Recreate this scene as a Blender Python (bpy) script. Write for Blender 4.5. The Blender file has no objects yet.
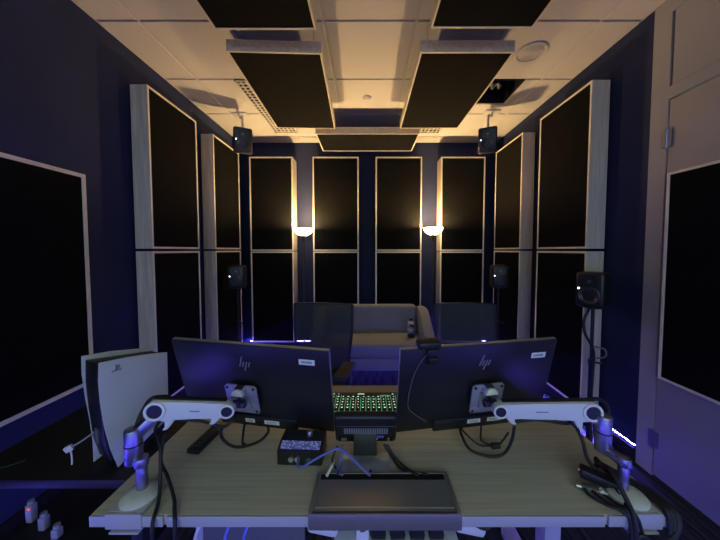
import bpy, bmesh, math, random
from mathutils import Vector, Matrix, Euler
random.seed(7)
PI = math.pi
SC = bpy.context.scene
COL = SC.collection

# ------------------------------------------------------------------ materials
def mat(name, col, rough=.5, metal=0., spec=.5, emit=None, strength=0., sheen=0.):
    m = bpy.data.materials.new(name); m.use_nodes = True
    b = m.node_tree.nodes['Principled BSDF']
    b.inputs['Base Color'].default_value = (*col, 1)
    b.inputs['Roughness'].default_value = rough
    b.inputs['Metallic'].default_value = metal
    b.inputs['Specular IOR Level'].default_value = spec
    if sheen: b.inputs['Sheen Weight'].default_value = sheen
    if emit:
        b.inputs['Emission Color'].default_value = (*emit, 1)
        b.inputs['Emission Strength'].default_value = strength
    return m

def noisy(m, c1, c2, scale=(8, 8, 8), detail=6, lo=.35, hi=.65, bump=0., dist=0., rough=.5):
    nt = m.node_tree; N = nt.nodes; L = nt.links; b = N['Principled BSDF']
    tc = N.new('ShaderNodeTexCoord'); mp = N.new('ShaderNodeMapping')
    mp.inputs['Scale'].default_value = scale
    nz = N.new('ShaderNodeTexNoise'); nz.inputs['Scale'].default_value = 1
    nz.inputs['Detail'].default_value = detail; nz.inputs['Roughness'].default_value = rough
    nz.inputs['Distortion'].default_value = dist
    r = N.new('ShaderNodeValToRGB')
    r.color_ramp.elements[0].position = lo; r.color_ramp.elements[0].color = (*c1, 1)
    r.color_ramp.elements[1].position = hi; r.color_ramp.elements[1].color = (*c2, 1)
    L.new(tc.outputs['Object'], mp.inputs[0]); L.new(mp.outputs[0], nz.inputs['Vector'])
    L.new(nz.outputs['Fac'], r.inputs[0]); L.new(r.outputs[0], b.inputs['Base Color'])
    if bump:
        bp = N.new('ShaderNodeBump'); bp.inputs['Strength'].default_value = bump; bp.inputs['Distance'].default_value = .002
        L.new(nz.outputs['Fac'], bp.inputs['Height']); L.new(bp.outputs[0], b.inputs['Normal'])
    return m

M = {}
M['wall'] = noisy(mat('navy_paint', (.03, .03, .12), .75, spec=.25), (.013, .019, .062), (.017, .025, .077), (3, 3, 3))
M['front_wall'] = mat('grey_paint', (.5, .5, .53), .8)
M['white_paint'] = noisy(mat('white_paint', (.6, .58, .58), .5, spec=.3), (.31, .295, .30), (.35, .335, .34), (2, 2, 2))
M['tile'] = noisy(mat('ceiling_tile', (.72, .70, .66), .95, spec=.1), (.62, .60, .565), (.70, .68, .64), (160, 160, 160), 3, .3, .6, bump=.35)
M['tbar'] = mat('white_grid_metal', (.62, .6, .57), .5)
M['carpet'] = noisy(mat('carpet', (.02, .02, .03), .95, spec=.1), (.016, .016, .022), (.055, .055, .07), (45, 3, 3), 5, .4, .68, bump=.3)
M['wood'] = noisy(mat('birch_wood', (.6, .5, .4), .55, spec=.3), (.47, .41, .34), (.66, .58, .49), (32, 32, 2.2), 7, .3, .7, dist=1.2)
M['wood_edge_lit'] = noisy(mat('birch_edge_lit', (.7, .6, .48), .5, spec=.3), (.72, .63, .50), (.84, .75, .61), (10, 10, 10), 4)  # same birch, painted paler than the side boards for ceiling bounce on front edges
M['fabric'] = noisy(mat('black_acoustic_cloth', (.012, .012, .013), .9, spec=.06), (.003, .003, .0035), (.006, .006, .0066), (300, 300, 300), 2)
M['desk'] = noisy(mat('desk_laminate', (.5, .42, .3), .42, spec=.35), (.40, .36, .28), (.52, .465, .36), (3, 90, 40), 6, .3, .7, dist=.4)
M['edge_band'] = mat('desk_edge_band', (.42, .42, .46), .5)
M['lid'] = mat('grey_lid_metal', (.30, .28, .28), .34, metal=.55)
M['black'] = mat('black_plastic', (.012, .012, .014), .42)
M['black_matte'] = mat('black_matte', (.01, .01, .011), .8, spec=.2)
M['rubber'] = mat('black_rubber', (.012, .012, .013), .55)
M['mon_back'] = mat('monitor_back_plastic', (.008, .008, .011), .38, spec=.7)
M['mon_bezel'] = mat('monitor_bezel', (.35, .34, .34), .35, metal=.5)
M['screen'] = mat('dark_screen', (.01, .01, .012), .15)
M['silver'] = mat('brushed_silver', (.62, .62, .64), .32, metal=.9)
M['plate'] = noisy(mat('mount_plate_metal', (.42, .42, .45), .4, metal=.5), (.36, .36, .40), (.48, .48, .52), (30, 30, 30), 3)
M['arm_white'] = mat('arm_white', (.66, .70, .72), .35)
M['cap_bounce_tint'] = mat('hinge_cap_bounce_tint', (.80, .80, .72), .4)  # cream tint stands in for warm light bounced off the ceiling
M['disc'] = mat('base_disc_white', (.66, .68, .62), .4)
M['dark_metal'] = mat('dark_hinge_metal', (.10, .10, .15), .35, metal=.8)
M['chrome'] = mat('polished_metal', (.6, .6, .66), .2, metal=1.)
M['post'] = mat('aluminium_led_tint', (.40, .40, .58), .36, metal=1.)  # plain aluminium; the blue tint paints in the reflected LED glow
M['label'] = mat('white_sticker', (.78, .80, .80), .5)
M['ink'] = mat('grey_print', (.18, .2, .24), .6)
M['logo_silver'] = mat('logo_silver', (.6, .6, .62), .3, metal=.8)
M['console_white'] = mat('console_white', (.52, .54, .56), .42)
M['table'] = mat('dark_table', (.010, .009, .013), .5)
M['sofa'] = noisy(mat('grey_upholstery', (.15, .14, .13), .95, spec=.1, sheen=.1), (.22, .225, .235), (.33, .335, .345), (220, 220, 220), 3, bump=.3)
M['chair_frame'] = mat('chair_frame', (.02, .022, .026), .5)
M['tan_pad'] = mat('armrest_pad', (.06, .055, .05), .6)
M['speaker'] = mat('speaker_cabinet', (.013, .013, .016), .42)
M['cone'] = mat('speaker_cone', (.035, .035, .038), .3)
M['tweeter'] = mat('tweeter_dome', (.12, .12, .13), .3, metal=.5)
M['led_white'] = mat('speaker_led', (.8, .8, .8), .4, emit=(.75, .85, 1), strength=5)
M['led_red'] = mat('red_led', (.8, .1, .1), .4, emit=(1, .1, .06), strength=1.2)
M['led_blue'] = mat('led_strip', (.3, .3, .9), .4, emit=(.12, .09, 1), strength=480)
M['led_near'] = mat('led_strip_soft', (.3, .3, .9), .4, emit=(.12, .09, 1), strength=340)
M['led_soft'] = mat('led_tape_dim', (.3, .3, .9), .4, emit=(.07, .05, 1), strength=14)
M['led_mid'] = mat('led_strip_mid', (.3, .3, .9), .4, emit=(.12, .09, 1), strength=260)
M['diffuser'] = mat('led_cover', (.2, .2, .3), .5)
M['lamp_metal'] = mat('lamp_metal', (.05, .05, .055), .4, metal=.5)
M['vent_grey'] = mat('vent_grey', (.30, .30, .33), .5)
M['carton'] = mat('switch_grey', (.12, .12, .13), .5)
M['blue_cable'] = mat('blue_cable', (.14, .16, .62), .5)
M['white_plastic'] = mat('white_plastic', (.66, .68, .68), .45)
M['keycap'] = mat('keycap', (.025, .027, .027), .5)
M['keyglow'] = mat('key_backlight', (.1, .6, .3), .5, emit=(.25, 1, .45), strength=.22)
M['legend'] = mat('key_legend', (.6, .9, .7), .5, emit=(.75, 1, .8), strength=.9)
M['wrist'] = mat('wrist_rest', (.10, .075, .05), .7)
M['plenum'] = mat('dark_plenum', (.006, .006, .007), .95)
M['duct'] = mat('foil_duct', (.55, .55, .55), .3, metal=.8)
M['bottle'] = mat('black_bottle', (.015, .015, .017), .3)
M['bottle_wrap'] = noisy(mat('bottle_wrap', (.3, .3, .28), .5), (.04, .04, .04), (.6, .6, .56), (18, 18, 60), 3, .45, .6)

def mesh_cloth():                                   # see-through office-chair mesh
    m = mat('chair_mesh', (.04, .048, .055), .8)
    nt = m.node_tree; N = nt.nodes; L = nt.links
    t = N.new('ShaderNodeBsdfTransparent'); mx = N.new('ShaderNodeMixShader'); mx.inputs[0].default_value = .9
    L.new(t.outputs[0], mx.inputs[1]); L.new(N['Principled BSDF'].outputs[0], mx.inputs[2])
    L.new(mx.outputs[0], N['Material Output'].inputs[0])
    return m
M['mesh'] = mesh_cloth()

def glass_shade():
    m = mat('frosted_shade', (.9, .85, .75), .5, emit=(1, .76, .42), strength=18)
    return m
M['shade'] = glass_shade()

def speckle_screen():
    m = mat('unit_screen', (.02, .02, .03), .3)
    nt = m.node_tree; N = nt.nodes; L = nt.links; b = N['Principled BSDF']
    tc = N.new('ShaderNodeTexCoord'); vo = N.new('ShaderNodeTexVoronoi'); vo.inputs['Scale'].default_value = 170
    r = N.new('ShaderNodeValToRGB'); e = r.color_ramp.elements
    e[0].position = .0; e[0].color = (.75, .9, 1, 1); e[1].position = .5; e[1].color = (.06, .07, .28, 1)
    x = e.new(.25); x.color = (.25, .3, .65, 1)
    L.new(tc.outputs['Object'], vo.inputs['Vector']); L.new(vo.outputs['Distance'], r.inputs[0])
    L.new(r.outputs[0], b.inputs['Emission Color']); b.inputs['Emission Strength'].default_value = .55
    return m
M['unit_screen'] = speckle_screen()

# ------------------------------------------------------------------ mesh builder
class MB:
    def __init__(s): s.bm = bmesh.new()
    def _merge(s, t, mx=None):
        if mx is not None: bmesh.ops.transform(t, matrix=mx, verts=t.verts)
        me = bpy.data.meshes.new('t'); t.to_mesh(me); t.free(); s.bm.from_mesh(me); bpy.data.meshes.remove(me)
    def box(s, c, d, bev=0., rot=None, seg=2):
        t = bmesh.new(); bmesh.ops.create_cube(t, size=1)
        bmesh.ops.scale(t, vec=d, verts=t.verts)
        if bev: bmesh.ops.bevel(t, geom=t.edges[:], offset=bev, segments=seg, affect='EDGES', profile=.5)
        mx = Matrix.Translation(c)
        if rot is not None: mx = mx @ Euler(rot).to_matrix().to_4x4()
        s._merge(t, mx); return s
    def span(s, a, b, bev=0.):
        return s.box([(p+q)/2 for p, q in zip(a, b)], [abs(q-p) for p, q in zip(a, b)], bev)
    def cyl(s, p, q, r, r2=None, n=24, bev=0.):
        p, q = Vector(p), Vector(q); d = q-p
        t = bmesh.new(); bmesh.ops.create_cone(t, cap_ends=True, segments=n, radius1=r, radius2=r if r2 is None else r2, depth=d.length)
        if bev:
            ed = [e for e in t.edges if len(e.link_faces) == 2 and any(len(f.verts) > 4 for f in e.link_faces)]
            bmesh.ops.bevel(t, geom=ed, offset=bev, segments=2, affect='EDGES', profile=.5)
        s._merge(t, Matrix.Translation((p+q)/2) @ d.to_track_quat('Z', 'Y').to_matrix().to_4x4()); return s
    def bar(s, p, q, w, h, bev=0.):                 # rectangular bar from p to q
        p, q = Vector(p), Vector(q); d = q-p
        t = bmesh.new(); bmesh.ops.create_cube(t, size=1); bmesh.ops.scale(t, vec=(w, h, d.length), verts=t.verts)
        if bev: bmesh.ops.bevel(t, geom=t.edges[:], offset=bev, segments=2, affect='EDGES', profile=.5)
        z = d.normalized(); x = z.cross(Vector((0, 0, 1)))
        x = Vector((1, 0, 0)) if x.length < 1e-4 else x.normalized()
        y = z.cross(x); R = Matrix((x, y, z)).transposed().to_4x4()
        s._merge(t, Matrix.Translation((p+q)/2) @ R); return s
    def lathe(s, prof, c=(0, 0, 0), n=32, axis='Z'):
        t = bmesh.new(); rings = []
        for r, z in prof:
            if r < 1e-5: rings.append([t.verts.new((0, 0, z))])
            else: rings.append([t.verts.new((r*math.cos(2*PI*k/n), r*math.sin(2*PI*k/n), z)) for k in range(n)])
        for a, b in zip(rings, rings[1:]):
            for k in range(n):
                k2 = (k+1) % n
                if len(a) == 1 and len(b) == 1: continue
                if len(a) == 1: t.faces.new((a[0], b[k2], b[k]))
                elif len(b) == 1: t.faces.new((a[k], a[k2], b[0]))
                else: t.faces.new((a[k], a[k2], b[k2], b[k]))
        bmesh.ops.recalc_face_normals(t, faces=t.faces)
        mx = Matrix.Translation(c)
        if axis == '-Y': mx = mx @ Matrix.Rotation(PI/2, 4, 'X')     # profile height runs towards -Y
        s._merge(t, mx); return s
    def prism(s, pts, y0, y1, bev=0., mx=None):     # polygon in XZ extruded along Y
        t = bmesh.new()
        a = [t.verts.new((x, y0, z)) for x, z in pts]
        f = t.faces.new(a); r = bmesh.ops.extrude_face_region(t, geom=[f])
        vs = [g for g in r['geom'] if isinstance(g, bmesh.types.BMVert)]
        bmesh.ops.translate(t, vec=(0, y1-y0, 0), verts=vs)
        bmesh.ops.recalc_face_normals(t, faces=t.faces)
        if bev:
            ed = [e for e in t.edges if len(e.link_faces) == 2 and any(len(g.verts) > 4 for g in e.link_faces)]
            bmesh.ops.bevel(t, geom=ed, offset=bev, segments=2, affect='EDGES', profile=.5)
        s._merge(t, mx); return s
    def tube(s, pts, r, n=10, sub=6, smooth=True):
        P = [Vector(p) for p in pts]
        if smooth and len(P) > 2:
            Q = []
            E = [2*P[0]-P[1]] + P + [2*P[-1]-P[-2]]
            for i in range(1, len(E)-2):
                a, b, c, d = E[i-1:i+3]
                for k in range(sub):
                    u = k/sub
                    Q.append(.5*((2*b)+(c-a)*u+(2*a-5*b+4*c-d)*u*u+(-a+3*b-3*c+d)*u**3))
            Q.append(P[-1]); P = Q
        t = bmesh.new(); rings = []; up = None
        for i, p in enumerate(P):
            d = (P[min(i+1, len(P)-1)]-P[max(i-1, 0)]).normalized()
            if up is None: up = d.orthogonal().normalized()
            up = (up - d*up.dot(d)); up = d.orthogonal().normalized() if up.length < 1e-6 else up.normalized()
            v = d.cross(up)
            rings.append([t.verts.new(p + r*(up*math.cos(2*PI*k/n)+v*math.sin(2*PI*k/n))) for k in range(n)])
        for a, b in zip(rings, rings[1:]):
            for k in range(n): t.faces.new((a[k], a[(k+1) % n], b[(k+1) % n], b[k]))
        t.faces.new(rings[0][::-1]); t.faces.new(rings[-1])
        bmesh.ops.recalc_face_normals(t, faces=t.faces)
        s._merge(t); return s
    def quad(s, a, b, c, d):
        s.bm.faces.new([s.bm.verts.new(v) for v in (a, b, c, d)]); return s
    def build(s, name, m, parent=None, label=None):
        me = bpy.data.meshes.new(name); s.bm.to_mesh(me); s.bm.free()
        me.materials.append(M[m] if isinstance(m, str) else m)
        for p in me.polygons: p.use_smooth = True
        me.set_sharp_from_angle(angle=math.radians(35))
        o = bpy.data.objects.new(name, me); COL.objects.link(o)
        if parent: o.parent = parent
        if label: o['label'] = label
        return o

def tag(o, label, cat, group=None):
    o['label'] = label; o['category'] = cat
    if group: o['group'] = group
    return o
def thing(name, label, cat, loc=(0, 0, 0), rot=(0, 0, 0), group=None):
    o = bpy.data.objects.new(name, None); COL.objects.link(o); o.empty_display_size = .05
    o.location = loc; o.rotation_euler = rot
    return tag(o, label, cat, group)
def struct(name, mb, m, parent=None):
    o = mb.build(name, m, parent); o['kind'] = 'structure'; return o
def dup(root, loc, rot, label, group=None):
    r = root.copy(); COL.objects.link(r); r.location = loc; r.rotation_euler = rot; r['label'] = label
    if group: r['group'] = group
    for ch in list(root.children):
        c = ch.copy(); COL.objects.link(c); c.parent = r
        for g in list(ch.children):
            d = g.copy(); COL.objects.link(d); d.parent = c
    return r
def dup_into(o, parent):
    c = o.copy(); COL.objects.link(c); c.parent = parent; return c

# ------------------------------------------------------------------ the room
XL, XR, YB, YF, ZC = -1.75, 1.775, 3.85, -2.1, 2.87
struct('floor', MB().span((XL-.1, YF-12, -.1), (XR+.1, YB+.1, 0)), 'carpet')  # unseen stretch added past the front wall blocks fill light from below
struct('wall_left', MB().span((XL-.1, YF, 0), (XL, YB, ZC+.25)), 'wall')
struct('wall_back', MB().span((XL-.1, YB, 0), (XR+.1, YB+.1, ZC+.25)), 'wall')
struct('wall_right', MB().span((XR, 1.755, 0), (XR+.1, YB, ZC+.25)), 'wall')
struct('wall_front', MB().span((XL-.1, YF-.1, 0), (XR+.1, YF, .95)), 'front_wall')  # unseen; upper part left out so the added fill light comes in
# white door wall: the frame, the transom above and the door leaf
fr = MB()
fr.span((XR-.005, 1.655, 0), (XR+.1, 1.755, ZC+.25))                      # wide jamb
fr.span((XR-.005, YF, 2.285), (XR+.1, 1.655, 2.355))                      # head rail
fr.span((XR-.005, YF, 2.78), (XR+.1, 1.655, ZC+.25))
fr.span((XR+.03, 1.64, 2.355), (XR+.1, 1.655, 2.78))                      # shadow reveal beside the transom
fr.span((XR-.005, YF, 0), (XR+.1, .68, 2.285))
fr.build('trim_1', 'white_paint')['kind'] = 'structure'
struct('trim_2', MB().span((XR-.004, YF, 2.357), (XR+.08, 1.638, 2.778)), 'white_paint')
door = struct('door_1', MB().span((XR-.002, .69, .012), (XR+.05, 1.648, 2.275), .002), 'white_paint')
for hz in (2.055, .235):
    h = MB(); h.cyl((XR-.012, 1.651, hz-.055), (XR-.012, 1.651, hz+.055), .008, n=12); h.span((XR-.009, 1.625, hz-.05), (XR-.004, 1.68, hz+.05))
    for k in (-.055, -.018, .018, .055): h.cyl((XR-.012, 1.651, hz+k-.002), (XR-.012, 1.651, hz+k+.002), .0095, n=12)
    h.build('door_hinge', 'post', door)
struct('baseboard_left', MB().span((XL, YF, 0), (XL+.014, YB, .09)), 'black_matte')
struct('baseboard_back', MB().span((XL, YB-.014, 0), (XR, YB, .09)), 'black_matte')
struct('baseboard_right', MB().span((XR-.014, 1.757, 0), (XR, YB, .09)), 'black_matte')

# ceiling: a grid of square tiles with one air opening and two return grilles
GX = [-1.75, -1.467, -.872, -.277, .318, .913, 1.508, 1.775]
GY = [YF, -1.795, -1.19, -.585, .02, .624, 1.228, 1.832, 2.436, 3.04, 3.645, YB]
HOLE = (.93, 1.37, 2.45, 2.82)
GRL = [(-1.155, -.87, 2.45, 3.52), (.62, .905, 2.45, 3.52)]
def split(x0, x1, y0, y1, h):
    a, b, c, d = h
    if a >= x1 or b <= x0 or c >= y1 or d <= y0: return [(x0, x1, y0, y1)]
    out = []
    if a > x0: out.append((x0, a, y0, y1)); x0 = a
    if b < x1: out.append((b, x1, y0, y1)); x1 = b
    if c > y0: out.append((x0, x1, y0, c)); y0 = c
    if d < y1: out.append((x0, x1, d, y1))
    return out
ti = MB(); tb = MB()
for i in range(len(GX)-1):
    for j in range(len(GY)-1):
        rects = [(GX[i]+.010, GX[i+1]-.010, GY[j]+.010, GY[j+1]-.010)]
        for h in [HOLE]+GRL: rects = [q for r in rects for q in split(*r, h)]
        for r in rects:
            if r[1]-r[0] > .012 and r[3]-r[2] > .012: ti.span((r[0], r[2], ZC), (r[1], r[3], ZC+.018))
def tbar(x0, x1, y0, y1, zo=.005):
    rs = [(x0, x1, y0, y1)]
    for h in [HOLE]+GRL: rs = [q for r in rs for q in split(*r, h)]
    for r in rs: tb.span((r[0], r[2], ZC+zo), (r[1], r[3], ZC+.014+zo))
for x in GX: tbar(max(x-.0125, XL), min(x+.0125, XR), YF, YB)
for y in GY: tbar(XL, XR, max(y-.0125, YF), min(y+.0125, YB), .009)
ceiling = struct('ceiling', ti, 'tile')
struct('trim_3', tb, 'tbar')
struct('trim_4', MB().span((XL, YF, ZC+.24), (XR, YB, ZC+.25)), 'plenum')        # dark deck above the tiles

# opening in the ceiling with a foil duct inside
op = thing('ceiling_hatch', 'open black ceiling hatch with white rim beside the right hanging speaker', 'hatch', (1.15, 2.635, ZC))
b = MB(); x0, x1, y0, y1 = -.22, .22, -.185, .185
for q in (((x0, y0, .0), (x1, y0+.004, .2)), ((x0, y1-.004, .0), (x1, y1, .2)), ((x0, y0, .0), (x0+.004, y1, .2)), ((x1-.004, y0, .0), (x1, y1, .2)), ((x0, y0, .196), (x1, y1, .2))): b.span(*q)
b.build('shaft', 'plenum', op)
b = MB()
b.span((x1, y0-.01, -.008), (x1+.055, y1+.04, -.0005), .002); b.span((x0, y1, -.008), (x1, y1+.04, -.0005), .002)
b.build('rim', 'tbar', op)
b = MB()
b.tube([(-.07+.019*k, -.05+.025*math.sin(k*1.9), .035+.012*math.cos(k*2.3)) for k in range(9)], .012, 10)
b.build('foil_hose', 'duct', op, 'crumpled foil hose')

# return grilles
def grille(name, label, r):
    x0, x1, y0, y1 = r; cx, cy = (x0+x1)/2, (y0+y1)/2
    g = thing(name, label, 'vent', (cx, cy, ZC), group='egg crate ceiling grilles')
    w, l = (x1-x0)/2, (y1-y0)/2
    f = MB()
    for s in (-1, 1):
        f.span((s*w-.014*(s > 0), -l, -.006), (s*w+.014*(s < 0), l, .004)); f.span((-w, s*l-.014*(s > 0), -.006), (w, s*l+.014*(s < 0), .004))
    f.build('frame', 'tbar', g)
    c = MB(); n = 6; m = 22
    for k in range(1, n): c.span((-w+2*w*k/n-.0085, -l, -.003), (-w+2*w*k/n+.0085, l, .0))
    for k in range(1, m): c.span((-w, -l+2*l*k/m-.0085, -.0032), (w, -l+2*l*k/m+.0085, .0002))
    c.build('lattice', 'tbar', g)
    MB().span((-w, -l, .03), (w, l, .034)).build('backing', 'plenum', g)
    return g
grille('ceiling_grille', 'long egg crate ceiling grille left of the left hanging panel', GRL[0])
grille('ceiling_grille', 'egg crate ceiling grille peeking out behind the right hanging panel', GRL[1])

s = thing('ceiling_speaker', 'round white ceiling speaker set in a tile by the right hanging panel', 'speaker', (1.22, 2.11, ZC))
MB().lathe([(.108, .004), (.112, -.004), (.106, -.010), (.092, -.010), (.088, -.005), (.0, -.005)]).build('ring', 'tbar', s)
g = MB().lathe([(.088, -.0055), (.06, -.009), (.0, -.010)])
g.build('mesh_cover', M['tbar'], s)
g = MB()
for k in range(1, 5): g.lathe([(.018*k, -.011), (.018*k+.003, -.012), (.018*k+.006, -.0105)])
g.build('ring_groove', 'tbar', s)
s = thing('smoke_detector', 'small round white detector on the middle ceiling tile', 'detector', (0, 2.72, ZC))
MB().lathe([(.042, .0), (.042, -.008), (.032, -.016), (.0, -.017)]).build('dome', 'tbar', s)
MB().lathe([(.012, -.0165), (.010, -.020), (.0, -.021)]).build('sensor_tip', 'tbar', s)

# ------------------------------------------------------------------ acoustic panels
def panel(label, W, H, T, loc, rot, group=None, edge=.018, batten=0., wires=0.):
    p = thing('acoustic_panel', label, 'panel', loc, rot, group)
    w, h = W/2, H/2
    f = MB()      # box frame: long side boards and top / bottom boards
    f.span((-w, .0005, -h), (-w+edge, T, h)); f.span((w-edge, .0005, -h), (w, T, h))
    f.span((-w+edge, .0005, h-edge), (w-edge, T, h)); f.span((-w+edge, .0005, -h), (w-edge, T, -h+edge))
    fo = f.build('frame', 'wood', p)
    e = MB()
    e.span((-w, -.002, -h), (-w+edge, .0005, h)); e.span((w-edge, -.002, -h), (w, .0005, h))
    e.span((-w+edge, -.002, h-edge), (w-edge, .0005, h)); e.span((-w+edge, -.002, -h), (w-edge, .0005, -h+edge))
    e.build('front_edge', 'wood_edge_lit', fo)
    MB().span((-w+edge, .003, -h+edge), (w-edge, T-.004, h-edge)).build('cloth', 'fabric', p)
    if batten:
        b = MB()
        for z in (h*.6, -h*.6): b.span((-w+.07, T, z-.03), (w-.07, T+batten, z+.03))
        b.build('mounting_batten', 'black_matte', p)
    if wires:
        b = MB()
        for sx in (-1, 1):
            for sz in (-1, 1): b.cyl((sx*(w-.06), T, sz*(h-.08)), (sx*(w-.06), T+wires, sz*(h-.08)), .002, n=8)
        b.build('hanging_wire', 'silver', p)
    return p
R90 = PI/2
ZU, ZL, PH = 2.01, .79, 1.2
gL, gB, gR, gC = 'panels on the left wall', 'panels on the back wall', 'panels on the right wall', 'panels hung from the ceiling'
panel('large flat black panel with thin wood rim on the left wall nearest the camera', 1.25, 1.285, .03, (-1.715, 1.07, 1.215), (0, 0, R90), gL, .022, .004)
panel('deep upper panel on left wall, front one of the pair by the big flat panel', .58, PH, .125, (-1.61, 2.355, ZU), (0, 0, R90), gL, .015, .0145)
panel('deep lower panel on left wall directly behind the white game console', .58, PH, .125, (-1.61, 2.355, ZL), (0, 0, R90), gL, .015, .0145)
panel('deep upper panel on left wall near the back corner under hanging speaker', .58, PH, .125, (-1.61, 3.215, ZU), (0, 0, R90), gL, .015, .0145)
panel('deep lower panel on left wall behind the back left stand speaker', .58, PH, .125, (-1.61, 3.215, ZL), (0, 0, R90), gL, .015, .0145)
for x0, x1, up, lo in (
    (-1.508, -.953, 'upper panel on back wall in the left corner, left of left lamp', 'lower panel on back wall in the left corner, left of left lamp pole'),
    (-.697, -.108, 'upper panel on back wall just right of the left lamp', 'lower panel on back wall behind left part of the sofa'),
    (.112, .705, 'upper panel on back wall just left of the right lamp', 'lower panel on back wall behind the right end of the sofa'),
    (.95, 1.515, 'upper panel on back wall in the right corner, right of right lamp', 'lower panel on back wall behind the right mesh chair')):
    panel(up, x1-x0, PH, .2, ((x0+x1)/2, 3.57, ZU-.02), (0, 0, 0), gB, .016, .079)
    panel(lo, x1-x0, PH-.01, .2, ((x0+x1)/2, 3.57, ZL-.005), (0, 0, 0), gB, .016, .079)
panel('deep upper panel on right wall near the back corner under hanging speaker', .60, PH+.02, .13, (1.632, 3.235, ZU+.01), (0, 0, -R90), gR, .015, .0125)
panel('deep lower panel on right wall behind the far right stand speaker', .60, PH, .13, (1.632, 3.235, ZL), (0, 0, -R90), gR, .015, .0125)
panel('deep upper panel on right wall next to the white door frame', .60, PH+.02, .13, (1.632, 2.345, ZU+.01), (0, 0, -R90), gR, .015, .0125)
panel('deep lower panel on right wall behind the near right stand speaker', .60, PH, .13, (1.632, 2.345, ZL), (0, 0, -R90), gR, .015, .0125)
panel('flat black panel fixed to the white door on the right', .86, 1.21, .028, (1.742, 1.185, 1.24), (0, 0, -R90), gR, .014, .002)
CZ = 2.648
panel('hanging ceiling panel at top left, cut by the picture edge', .575, 1.15, .07, (-.575, 1.04, CZ), (R90, 0, 0), gC, .011, 0, ZC-CZ-.07)
panel('hanging ceiling panel at top right, cut by the picture edge', .575, 1.15, .07, (.645, 1.03, CZ), (R90, 0, 0), gC, .011, 0, ZC-CZ-.07)
panel('hanging ceiling panel left of centre, over the left monitor', .595, 1.09, .07, (-.605, 2.335, CZ), (R90, 0, math.radians(2)), gC, .011, 0, ZC-CZ-.07)
panel('hanging ceiling panel right of centre, beside the round ceiling speaker', .595, 1.09, .07, (.635, 2.335, CZ), (R90, 0, 0), gC, .011, 0, ZC-CZ-.07)
panel('small wide hanging ceiling panel centred in front of the back wall', 1.12, .52, .07, (.005, 3.27, CZ), (R90, 0, 0), gC, .011, 0, ZC-CZ-.07)

# ------------------------------------------------------------------ LED strips on the walls
def led(label, a, b, axis, m='led_blue'):
    t = thing('led_strip', label, 'light strip', a)
    d = Vector(b)-Vector(a)
    hs = MB(); st = MB()
    n = (1, 0) if axis == 'L' else (-1, 0) if axis == 'R' else (0, -1)
    # tape on the face of a slim channel whose top lip keeps the glow low
    for dst, (o0, o1, z0, z1) in ((hs, (0, .004, -.012, .0)), (hs, (0, .013, .0, .002)), (st, (.004, .0055, -.009, -.001))):
        if axis == 'B': dst.span((0, -o1, z0), (d.x, -o0, z1))
        elif axis == 'F': dst.span((0, o0, z0), (d.x, o1, z1))
        else: dst.span((n[0]*o0, 0, z0), (n[0]*o1, d.y, z1))
    hs.build('channel', 'black', t); st.build('glowing_tape', m, t)
    return t
led('glowing blue light strip along the foot of the right wall', (XR-.0005, 1.765, .118), (XR, YB-.05, .118), 'R')
led('glowing blue light strip along the foot of the left wall', (XL+.0005, 2.72, .118), (XL, YB-.05, .118), 'L')
led('glowing blue light strip along the foot of the back wall', (XL+.1, YB-.0005, .118), (XR-.1, YB, .118), 'B')
led('glowing blue light strip along the foot of the left wall beside the camera', (XL+.0005, YF+.05, .118), (XL, .85, .118), 'L', 'led_near')
led('glowing blue light strip along the foot of the right wall beside the camera', (XR-.0055, YF+.05, .0125), (XR-.0055, .60, .0125), 'R', 'led_near')
led('glowing blue light strip along the low wall behind the camera', (XL+.1, YF+.0005, .0125), (XR-.1, YF, .0125), 'F', 'led_mid')

# ------------------------------------------------------------------ floor lamps
def lamp(label, x, y, zr):
    t = thing('floor_lamp', label, 'lamp', (x, y, 0), group='torch floor lamps')
    MB().lathe([(0, .0), (.125, .0), (.125, .012), (.11, .022), (.03, .030), (.012, .05), (.0, .05)]).build('base', 'lamp_metal', t)
    p = MB().cyl((0, 0, .04), (0, 0, zr-.13), .009, n=14)
    for z in (.55, 1.03): p.cyl((0, 0, z-.012), (0, 0, z+.012), .012, n=14)
    p.build('pole', 'lamp_metal', t)
    MB().lathe([(.008, zr-.165), (.014, zr-.15), (.034, zr-.095), (.036, zr-.088), (.0, zr-.088)]).build('cup', 'lamp_metal', t)
    MB().lathe([(.0, zr-.088), (.04, zr-.087), (.082, zr-.066), (.11, zr-.034), (.12, zr), (.116, zr), (.106, zr-.033), (.079, zr-.062), (.038, zr-.082), (.0, zr-.083)], n=40).build('shade', 'shade', t)
    MB().box((.012, -.006, zr-.55), (.016, .014, .04), .004).build('switch', 'black', t)
    L = bpy.data.lights.new('bulb', 'POINT'); L.energy = 60; L.color = (1, .63, .25); L.shadow_soft_size = .035
    o = bpy.data.objects.new('bulb', L); COL.objects.link(o); o.parent = t; o.location = (0, 0, zr-.02)
    return t
lamp('lit torch floor lamp left of the sofa between the two left panel columns', -.787, 3.42, 1.665)
lamp('lit torch floor lamp right of the sofa between the two right panel columns', .818, 3.42, 1.675)

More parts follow.
